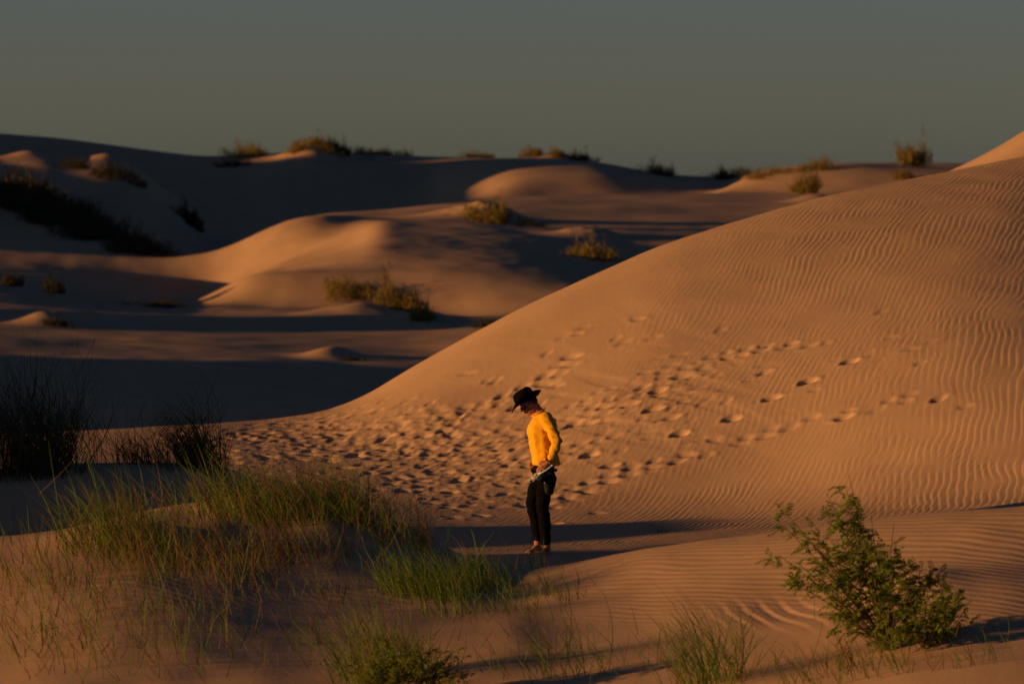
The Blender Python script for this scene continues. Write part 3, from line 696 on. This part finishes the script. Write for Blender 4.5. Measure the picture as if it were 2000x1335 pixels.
TUFTS = [
 # u, v(base), ymin, blades, height, spread, options, label
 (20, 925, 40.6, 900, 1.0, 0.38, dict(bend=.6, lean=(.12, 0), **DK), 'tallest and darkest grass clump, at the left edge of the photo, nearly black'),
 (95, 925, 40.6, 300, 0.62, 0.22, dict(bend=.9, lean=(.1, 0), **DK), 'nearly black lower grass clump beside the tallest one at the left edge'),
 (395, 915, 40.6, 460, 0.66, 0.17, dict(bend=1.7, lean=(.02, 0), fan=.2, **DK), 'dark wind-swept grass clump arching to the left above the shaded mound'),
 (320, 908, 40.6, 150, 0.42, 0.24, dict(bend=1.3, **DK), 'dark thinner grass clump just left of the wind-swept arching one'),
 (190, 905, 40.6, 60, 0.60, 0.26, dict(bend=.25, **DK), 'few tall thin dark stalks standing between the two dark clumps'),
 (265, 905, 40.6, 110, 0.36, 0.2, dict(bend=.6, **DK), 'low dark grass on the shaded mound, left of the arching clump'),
 (205, 1075, 33, 420, 0.52, 0.22, dict(bend=.25), 'tall dense green grass clump on the left end of the hummock'),
 (265, 1065, 33, 340, 0.48, 0.22, dict(bend=.3), 'dense green clump right beside the tallest green one on the hummock'),
 (320, 1110, 33, 240, 0.40, 0.24, dict(bend=.3, mix=(.3, .5, .2)), 'mixed green and straw clump below the tall green pair on the hummock'),
 (420, 1005, 33, 210, 0.42, 0.22, dict(bend=.35), 'green clump in front of the black arching grass'),
 (480, 1010, 33, 320, 0.42, 0.26, dict(bend=.4), 'broad green clump at the top of the hummock'),
 (545, 1015, 33, 380, 0.42, 0.24, dict(bend=.4), 'dense green clump on the crown of the hummock, right of the broad one'),
 (610, 1005, 33, 360, 0.42, 0.24, dict(bend=.5), 'dark green clump on the right shoulder of the hummock, leaning left'),
 (670, 1010, 33, 340, 0.42, 0.22, dict(bend=.5, mix=(.5, .3, .2)), 'leaning clump halfway down the right side of the hummock'),
 (730, 1035, 33, 280, 0.40, 0.20, dict(bend=.5, mix=(.4, .35, .25)), 'olive clump low on the right side of the hummock, before the trampled sand'),
 (800, 1070, 33, 170, 0.36, 0.18, dict(bend=.45, mix=(.3, .4, .3)), 'thin straw-tipped clump at the right foot of the hummock'),
 (500, 1105, 33, 200, 0.34, 0.26, dict(bend=.4, mix=(.15, .7, .15)), 'dry straw-coloured clump in the shade below the hummock crown'),
 (590, 1095, 33, 190, 0.36, 0.24, dict(bend=.5, mix=(.15, .7, .15)), 'tangle of dry stalks on the shaded slope under the dark green clump'),
 (460, 1140, 33, 90, 0.34, 0.16, dict(bend=.2, mix=(.4, .45, .15)), 'small mixed clump low on the slope below the dry one'),
 (800, 1160, 33, 300, 0.32, 0.16, dict(bend=.4, mix=(.85, .05, .1)), 'bright green blurred clump in front of the near dune crest'),
 (845, 1165, 33, 320, 0.32, 0.18, dict(bend=.35, mix=(.85, .05, .1)), 'brightest green clump, widest of those below the person'),
 (900, 1150, 33, 240, 0.32, 0.18, dict(bend=.35, mix=(.8, .1, .1)), 'bright green clump to the right of the widest bright one'),
 (955, 1145, 33, 130, 0.28, 0.14, dict(bend=.4, mix=(.8, .1, .1)), 'small bright green clump on the dip of the near crest'),
 (880, 1200, 31.5, 90, 0.30, 0.14, dict(bend=.4, mix=(.8, .1, .1)), 'sparse green blades rooted below the brightest clumps'),
 (1000, 1195, 31.5, 50, 0.30, 0.16, dict(bend=.6, mix=(.8, .1, .1)), 'thin green blades leaning left on the open slope below the crest'),
 (1050, 1165, 31.5, 34, 0.26, 0.14, dict(bend=.6, mix=(.8, .1, .1)), 'few green blades on the crest slope right below the person'),
 (1110, 1170, 31.5, 20, 0.24, 0.08, dict(bend=.7, mix=(.8, .1, .1)), 'pair of arching blades farthest right along the crest'),
 (1042, 1122, 36, 30, 0.24, 0.10, dict(bend=.2, mix=(.6, .3, .1)), "little upright sprig just in front of the person's feet"),
 (725, 1330, 31, 330, 0.52, 0.16, dict(bend=.3, mix=(.8, .1, .1)), 'tall green grass rising from the leafy plant at the bottom'),
 (800, 1318, 31, 220, 0.44, 0.12, dict(bend=.3, mix=(.8, .1, .1)), 'slender green grass standing right of the tall one at the bottom'),
 (1110, 1320, 31, 70, 0.44, 0.22, dict(bend=.55, mix=(.7, .2, .1)), 'sparse knee-high grass at the bottom, right of the leafy plant'),
 (1400, 1335, 31, 260, 0.52, 0.16, dict(bend=.45, mix=(.8, .1, .1)), 'tall bright green grass at the bottom, left of the leafy shrub'),
 (1350, 1340, 31, 70, 0.46, 0.14, dict(bend=.5, mix=(.8, .1, .1)), 'thinner green grass touching the tall one at the bottom'),
 (1600, 1330, 31, 60, 0.30, 0.22, dict(bend=.5, mix=(.5, .4, .1)), 'sparse low grass at the bottom below the leafy shrub'),
 (1690, 1325, 31, 90, 0.28, 0.2, dict(bend=.4, mix=(.5, .4, .1)), 'low grass at the bottom directly under the leafy shrub'),
 (1920, 1290, 31, 12, 0.36, 0.1, dict(bend=.5, mix=(.5, .4, .1)), 'lone thin stalks at the lower right, right of the feathery shrub'),
 (624, 1258, 31, 10, 0.24, 0.03, dict(bend=.2, mix=(.8, .1, .1)), 'lone upright sprig on bare sand, lower left of centre'),
 (595, 1258, 31, 8, 0.20, 0.04, dict(bend=.6, mix=(.8, .1, .1)), 'smaller leaning sprig just left of the lone upright sprig'),
 (650, 1335, 31, 8, 0.30, 0.03, dict(bend=.2, mix=(.6, .3, .1)), 'single thin stalk at the bottom left of the leafy plant'),
 (40, 1290, 31, 24, 0.30, 0.12, dict(bend=.3, mix=(.5, .4, .1)), 'thin clump of stalks at the lower left corner'),
 (100, 1150, 32, 60, 0.34, 0.22, dict(bend=.3, mix=(.5, .4, .1)), 'sparse green stalks at the left, on the lit slope'),
 (30, 1130, 32, 40, 0.30, 0.2, dict(bend=.3, mix=(.5, .4, .1)), 'sparse stalks at the left edge of the lit slope'),
 (150, 1235, 31.5, 50, 0.26, 0.3, dict(bend=.4, mix=(.3, .6, .1)), 'low dry grass on the lower left slope'),
 (1290, 1040, 50, 12, 0.2, 0.04, dict(bend=.3, **DK), 'tiny dark sprig at the far side of the shaded hollow'),
]
for i, (u, v, ym, n, H, sp, kw, lab) in enumerate(TUFTS):
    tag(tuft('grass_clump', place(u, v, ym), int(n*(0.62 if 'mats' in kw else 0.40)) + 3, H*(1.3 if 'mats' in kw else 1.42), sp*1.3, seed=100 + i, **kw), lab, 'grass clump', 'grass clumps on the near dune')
# thin ground grass between the clumps, which nobody could count
R = random.Random(5); G = Geo()
for (n, u0, v0, su, sv, H, mix) in [(420, 260, 1090, 190, 60, .34, (.4, .4, .2)), (420, 560, 1045, 170, 50, .38, (.35, .45, .2)), (260, 900, 1165, 110, 30, .20, (.8, .1, .1)),
                                    (560, 170, 1210, 170, 80, .27, (.5, .35, .15)), (170, 330, 1270, 170, 45, .26, (.55, .35, .1)), (60, 560, 1210, 160, 50, .24, (.6, .3, .1)), (50, 1250, 1290, 220, 35, .22, (.6, .3, .1)), (130, 1650, 1320, 180, 22, .2, (.5, .4, .1)), (90, 1060, 1300, 130, 25, .22, (.7, .2, .1)), (200, 500, 1130, 180, 30, .18, (.1, .8, .1))]:
    for k in range(n):
        u = R.gauss(u0, su); v = R.gauss(v0, sv)
        if not (-40 < u < 2040 and v < 1340): continue
        x, y, z = hit(u, v, 31.2)
        if y > 39.3: continue
        d = np.array([R.gauss(-.15, .45), R.gauss(0, .4), 1.0]); d /= np.linalg.norm(d)
        G.blade((x, y, z - 0.01), d, H*R.uniform(.4, 1.2), 0.0042, WIND*abs(R.gauss(.18, .1)), R.uniform(-.5, .5), R.choices((0, 1, 2), mix)[0], 4)
tag(link('grass', G.mesh('grass', ['green', 'straw', 'olive'])), 'thin green and straw grass scattered between the clumps', kind='stuff')

#=== LEAFY SHRUBS ===
def leaf_spray(G, P, d, L, R, mi=1, npair=7, lw=0.0055, droop=0.5):
    """a feathery leaf: a rib with paired narrow leaflets"""
    d = np.array(d, float); d /= np.linalg.norm(d); p = np.array(P, float); side = np.cross(d, [R.gauss(0, .4), R.gauss(0, .4), 1.0]); side /= np.linalg.norm(side)
    pts = [p.copy()]
    for k in range(npair):
        d = d + np.array([0, 0, -droop*0.16]); d /= np.linalg.norm(d); p = p + d*L/npair; pts.append(p.copy())
        ll = L*0.30*(1 - 0.4*abs(k/npair - 0.45))
        for s in (-1, 1):
            q = side*s*0.85 + d*0.45 + np.array([0, 0, -0.35]) + np.array([R.gauss(0, .15), R.gauss(0, .15), R.gauss(0, .15)]); q /= np.linalg.norm(q)
            n = np.cross(q, [R.gauss(0, .5), 1.0, R.gauss(0, .5)]); n /= np.linalg.norm(n)
            G.add([p, p + q*ll*0.5 + n*lw*0.5, p + q*ll, p + q*ll*0.5 - n*lw*0.5], [(0, 1, 2, 3)], mi)
    G.tube(pts, 0.0012, 0.0008, 3, mi)
def shrub(name, label, cat, u, v, ymin, targets, stems_r, per, Lf, seed, mats=('bark', 'leaf'), npair=7, lw=0.0055, depth=0.16, group=None, rise=0.3, gap=1.0):
    R = random.Random(seed); base = np.array(hit(u, v, ymin)); k = base[1]/F_PX
    root = empty(name, tuple(base)); tag(root, label, cat, group)
    GS = Geo(); GL = Geo()
    for (tu, tv, n) in targets:
        n = max(3, int(n*gap))
        T = np.array([(tu - u)*k, R.uniform(-depth, depth), (v - tv)*k])
        mid = T*0.5 + np.array([R.gauss(0, .03), 0, rise*0.12*np.linalg.norm(T)])
        st = np.array([R.gauss(0, .01), R.gauss(0, .01), -0.03])
        pts = [(1 - q)**2*st + 2*q*(1 - q)*mid + q*q*T for q in np.linspace(0, 1, 9)]
        GS.tube(pts, stems_r, 0.0018, 5, 0)
        for j in range(n):
            q = R.uniform(0.45, 1.0)**0.6; i = min(7, int(q*8)); p = pts[i] + (pts[i + 1] - pts[i])*(q*8 - i)
            ax = pts[i + 1] - pts[i]; ax /= np.linalg.norm(ax)
            off = np.array([R.gauss(0, .035), R.gauss(0, .035), R.gauss(0, .03)])
            p2 = p + off; GS.tube([p, p + off*0.5 + [0, 0, .004], p2], 0.0018, 0.001, 3, 0)
            dd = ax*0.6 + np.array([R.gauss(0, .7), R.gauss(0, .6), R.gauss(0.05, .4)])
            for m_ in range(per if R.random() < 0.6 else 1): leaf_spray(GL, p2, dd + np.array([R.gauss(0, .5)]*3), Lf*R.uniform(.6, 1.15), R, 0, npair, lw)
    link('stems', GS.mesh('stems', [mats[0]]), root); link('foliage', GL.mesh('foliage', [mats[1]]), root)
    return root
shrub('leafy_shrub', 'tall loose leafy green shrub with feathery leaves on the near dune at the right', 'shrub', 1742, 1268, 31.2,
 [(1655, 922, 9), (1650, 955, 9), (1660, 1225, 12), (1700, 1235, 14), (1630, 1205, 10), (1725, 1240, 12), (1745, 1150, 14), (1600, 1150, 8), (1612, 960, 9), (1655, 990, 26), (1640, 1010, 18), (1675, 1020, 24), (1702, 1000, 6), (1745, 1022, 8), (1516, 1012, 3), (1530, 995, 3), (1560, 1035, 9), (1580, 1050, 16), (1600, 1075, 22), (1625, 1085, 18),
  (1660, 1055, 22), (1690, 1060, 26), (1715, 1075, 26), (1735, 1080, 16), (1752, 1060, 8), (1520, 1083, 8), (1550, 1090, 7), (1530, 1130, 7), (1570, 1125, 7), (1590, 1120, 16), (1610, 1110, 14), (1660, 1110, 16), (1700, 1115, 20), (1735, 1120, 14),
  (1640, 1145, 12), (1630, 1195, 14), (1650, 1205, 14), (1690, 1170, 14), (1640, 1170, 12), (1715, 1160, 14), (1720, 1205, 12), (1680, 1140, 12)],
 0.005, 3, 0.105, 3, lw=0.0095, gap=0.62)
shrub('feathery_shrub', 'low dense dark green feathery shrub to the right of the tall loose one', 'shrub', 1806, 1262, 31.2,
 [(1755, 1130, 20), (1775, 1115, 22), (1795, 1105, 20), (1820, 1120, 22), (1840, 1150, 20), (1850, 1140, 14), (1870, 1160, 16), (1885, 1165, 9), (1745, 1180, 20), (1770, 1170, 24), (1800, 1160, 26), (1830, 1180, 26), (1860, 1200, 20), (1880, 1195, 10),
  (1750, 1225, 20), (1780, 1220, 24), (1820, 1225, 24), (1850, 1235, 18), (1760, 1205, 20), (1730, 1210, 14), (1800, 1195, 24), (1835, 1205, 20)],
 0.004, 3, 0.070, 4, npair=8, lw=0.007, depth=0.2, gap=0.8)
shrub('leafy_plant', 'upright leafy green plant cut off by the bottom of the photo', 'plant', 790, 1372, 31,
 [(685 + 14*k, 1290 + 22*math.sin(k*2.1) + 10*abs(8 - k)/8, 22) for k in range(17)] + [(700 + 16*k, 1320 + 8*math.sin(k*1.7), 22) for k in range(13)],
 0.0035, 3, 0.040, 6, npair=5, lw=0.006, depth=0.14)

#=== FAR SCRUB ===
def bush(name, label, u, v, wpx, hpx, kind='scrub', seed=0, ymin=100, grassy=0.5, cat='bush', group=None, dens=1.0, lean=-0.15):
    R = random.Random(seed); x, y, z = hit(u, v, ymin); k = y/F_PX; W = wpx*k*0.66; H = hpx*k*1.2
    root = empty(name, (x, y, z)); tag(root, label, cat, group)
    GS = Geo(); GL = Geo(); n = int(64*dens)
    lobes = [(R.uniform(-.6, .6), R.uniform(.42, .75), R.uniform(.4, .8)) for _ in range(4)] + [(R.uniform(-.3, .3), .6, 1.0)]
    for i in range(n):
        a = R.uniform(0, 2*math.pi); r = math.sqrt(R.random())
        bx, by = 0.55*W*r*math.cos(a), 0.45*W*r*math.sin(a)
        lo, lw_, lh = R.choice(lobes); bx = bx*lw_ + lo*W; gz = ground_at(x + bx, y + by) - z - 0.03
        tx = lo*W + lw_*W*r*math.cos(a)*R.uniform(.8, 1.2); ty = W*0.8*r*math.sin(a); tz = lh*H*(1 - 0.6*r*r)*R.uniform(.35, 1.08)
        st = np.array([bx, by, gz]); T = np.array([tx + lean*H*0.5, ty, gz + tz]); mid = (st + T)/2 + [0, 0, 0.08*H]
        pts = [(1 - q)**2*st + 2*q*(1 - q)*mid + q*q*T for q in np.linspace(0, 1, 5)]
        GS.tube(pts, 0.008*H + 0.003, 0.003, 3, 0)
        for j in range(int(16 + 8*R.random())):
            q = R.uniform(0.2, 1.0); p = st*(1 - q) + T*q + np.array([R.gauss(0, .07*W), R.gauss(0, .07*W), R.gauss(0, .05*H)])
            p[2] = max(p[2], gz + 0.02)
            if R.random() < grassy:
                d = np.array([R.gauss(lean, .35), R.gauss(0, .35), 1.0]); d /= np.linalg.norm(d)
                GL.blade(p, d, H*R.uniform(.12, .34), 0.016*H + 0.006, WIND*0.06, R.uniform(-.8, .8), 0, 2)
            else:
                s = (0.03 + 0.03*R.random())*max(H, 0.6)
                e1 = np.array([R.gauss(0, 1), R.gauss(0, 1), R.gauss(0, 1)]); e1 /= np.linalg.norm(e1)
                e2 = np.cross(e1, [R.gauss(0, 1), R.gauss(0, 1), R.gauss(0, 1)]); e2 /= max(1e-6, np.linalg.norm(e2))
                GL.add([p - e1*s, p + e2*s*.5, p + e1*s, p - e2*s*.5], [(0, 1, 2, 3)], 0)
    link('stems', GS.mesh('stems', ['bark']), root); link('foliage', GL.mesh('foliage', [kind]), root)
    return root
SKY = 'bushes along the skyline dunes'; MID = 'bushes on the middle dunes'; LFT = 'dark scrub on the far left mound'
BUSHES = [
 (490, 307, 100, 36, 'scrub', 300, SKY, 'yellow-green bush farthest left on the skyline ridge'),
 (455, 326, 60, 22, 'scrubdark', 300, SKY, 'dark scrub just under the farthest left skyline bush'),
 (580, 296, 50, 24, 'scrub', 300, SKY, 'small bush on the left side of the lit skyline knoll'),
 (625, 288, 70, 30, 'scrub', 300, SKY, 'golden bush topping the small lit knoll on the skyline'),
 (665, 300, 50, 34, 'scrubdark', 300, SKY, 'dark bush right beside the lit skyline knoll'),
 (705, 300, 70, 34, 'scrub', 300, SKY, 'rounded olive bush right of the lit skyline knoll'),
 (750, 304, 60, 20, 'scrubdark', 300, SKY, 'low dark bush between two olive bushes on the left skyline'),
 (792, 304, 60, 32, 'scrub', 300, SKY, 'olive bush ending the left row on the skyline'),
 (930, 308, 60, 18, 'scrub', 300, SKY, 'faint low bush alone in the middle of the skyline'),
 (1035, 308, 44, 26, 'scrub', 300, SKY, 'small golden bush left of the tiny lit skyline knoll'),
 (1092, 308, 40, 24, 'scrub', 300, SKY, 'brownish bush on the tiny lit knoll right of centre'),
 (1135, 314, 64, 28, 'scrubdark', 300, SKY, 'dark bush right beside the tiny lit knoll right of centre'),
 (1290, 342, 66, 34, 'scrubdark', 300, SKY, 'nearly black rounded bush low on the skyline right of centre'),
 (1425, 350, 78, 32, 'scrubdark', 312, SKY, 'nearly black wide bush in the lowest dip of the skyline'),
 (1510, 342, 100, 24, 'scrub', 280, SKY, 'long low green bush on the left shoulder of the right lit dune'),
 (1605, 332, 80, 28, 'scrub', 280, SKY, 'green bush on top of the right lit dune'),
 (1580, 378, 66, 44, 'scrub', 280, MID, 'golden bush on the lit face of the right far dune'),
 (1790, 325, 70, 56, 'scrub', 280, SKY, 'largest skyline bush, dense green and upright, at the right'),
 (1765, 352, 46, 24, 'scrub', 280, MID, 'small golden bush peeping over the big dune crest at the right'),
 (965, 452, 86, 54, 'scrub', 235, MID, 'brownish-green bush on the plateau behind the big dune, upper centre'),
 (1040, 456, 84, 24, 'scrubdark', 235, MID, 'low dark bush to the right of the brownish one on the plateau'),
 (1155, 506, 90, 42, 'scrub', 210, MID, 'rounded bush half way down the plateau, close to the big dune edge'),
 (690, 580, 90, 44, 'scrub', 170, MID, 'green-gold bush on the lower lit dune, left of a taller one'),
 (780, 604, 84, 66, 'scrub', 170, MID, 'tallest bush on the lower lit dune, casting a long shadow'),
 (835, 628, 56, 34, 'scrub', 170, MID, 'small bush at the lower right foot of the tallest mid-dune bush'),
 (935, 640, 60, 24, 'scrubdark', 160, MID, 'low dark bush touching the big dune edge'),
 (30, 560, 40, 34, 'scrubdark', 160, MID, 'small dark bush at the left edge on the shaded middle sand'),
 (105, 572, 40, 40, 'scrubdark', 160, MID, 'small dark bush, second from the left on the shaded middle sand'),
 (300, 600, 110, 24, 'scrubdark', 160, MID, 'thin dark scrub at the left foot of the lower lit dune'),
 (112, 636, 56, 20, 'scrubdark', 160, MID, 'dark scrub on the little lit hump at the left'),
 (680, 704, 50, 10, 'scrubdark', 140, MID, 'tiny dark plant behind the little hump in the valley'),
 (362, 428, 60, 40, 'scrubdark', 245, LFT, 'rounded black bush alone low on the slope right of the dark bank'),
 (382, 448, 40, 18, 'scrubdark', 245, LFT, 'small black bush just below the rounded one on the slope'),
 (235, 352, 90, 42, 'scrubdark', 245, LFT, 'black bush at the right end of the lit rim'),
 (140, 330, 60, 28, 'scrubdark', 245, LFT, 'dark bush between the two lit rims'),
]
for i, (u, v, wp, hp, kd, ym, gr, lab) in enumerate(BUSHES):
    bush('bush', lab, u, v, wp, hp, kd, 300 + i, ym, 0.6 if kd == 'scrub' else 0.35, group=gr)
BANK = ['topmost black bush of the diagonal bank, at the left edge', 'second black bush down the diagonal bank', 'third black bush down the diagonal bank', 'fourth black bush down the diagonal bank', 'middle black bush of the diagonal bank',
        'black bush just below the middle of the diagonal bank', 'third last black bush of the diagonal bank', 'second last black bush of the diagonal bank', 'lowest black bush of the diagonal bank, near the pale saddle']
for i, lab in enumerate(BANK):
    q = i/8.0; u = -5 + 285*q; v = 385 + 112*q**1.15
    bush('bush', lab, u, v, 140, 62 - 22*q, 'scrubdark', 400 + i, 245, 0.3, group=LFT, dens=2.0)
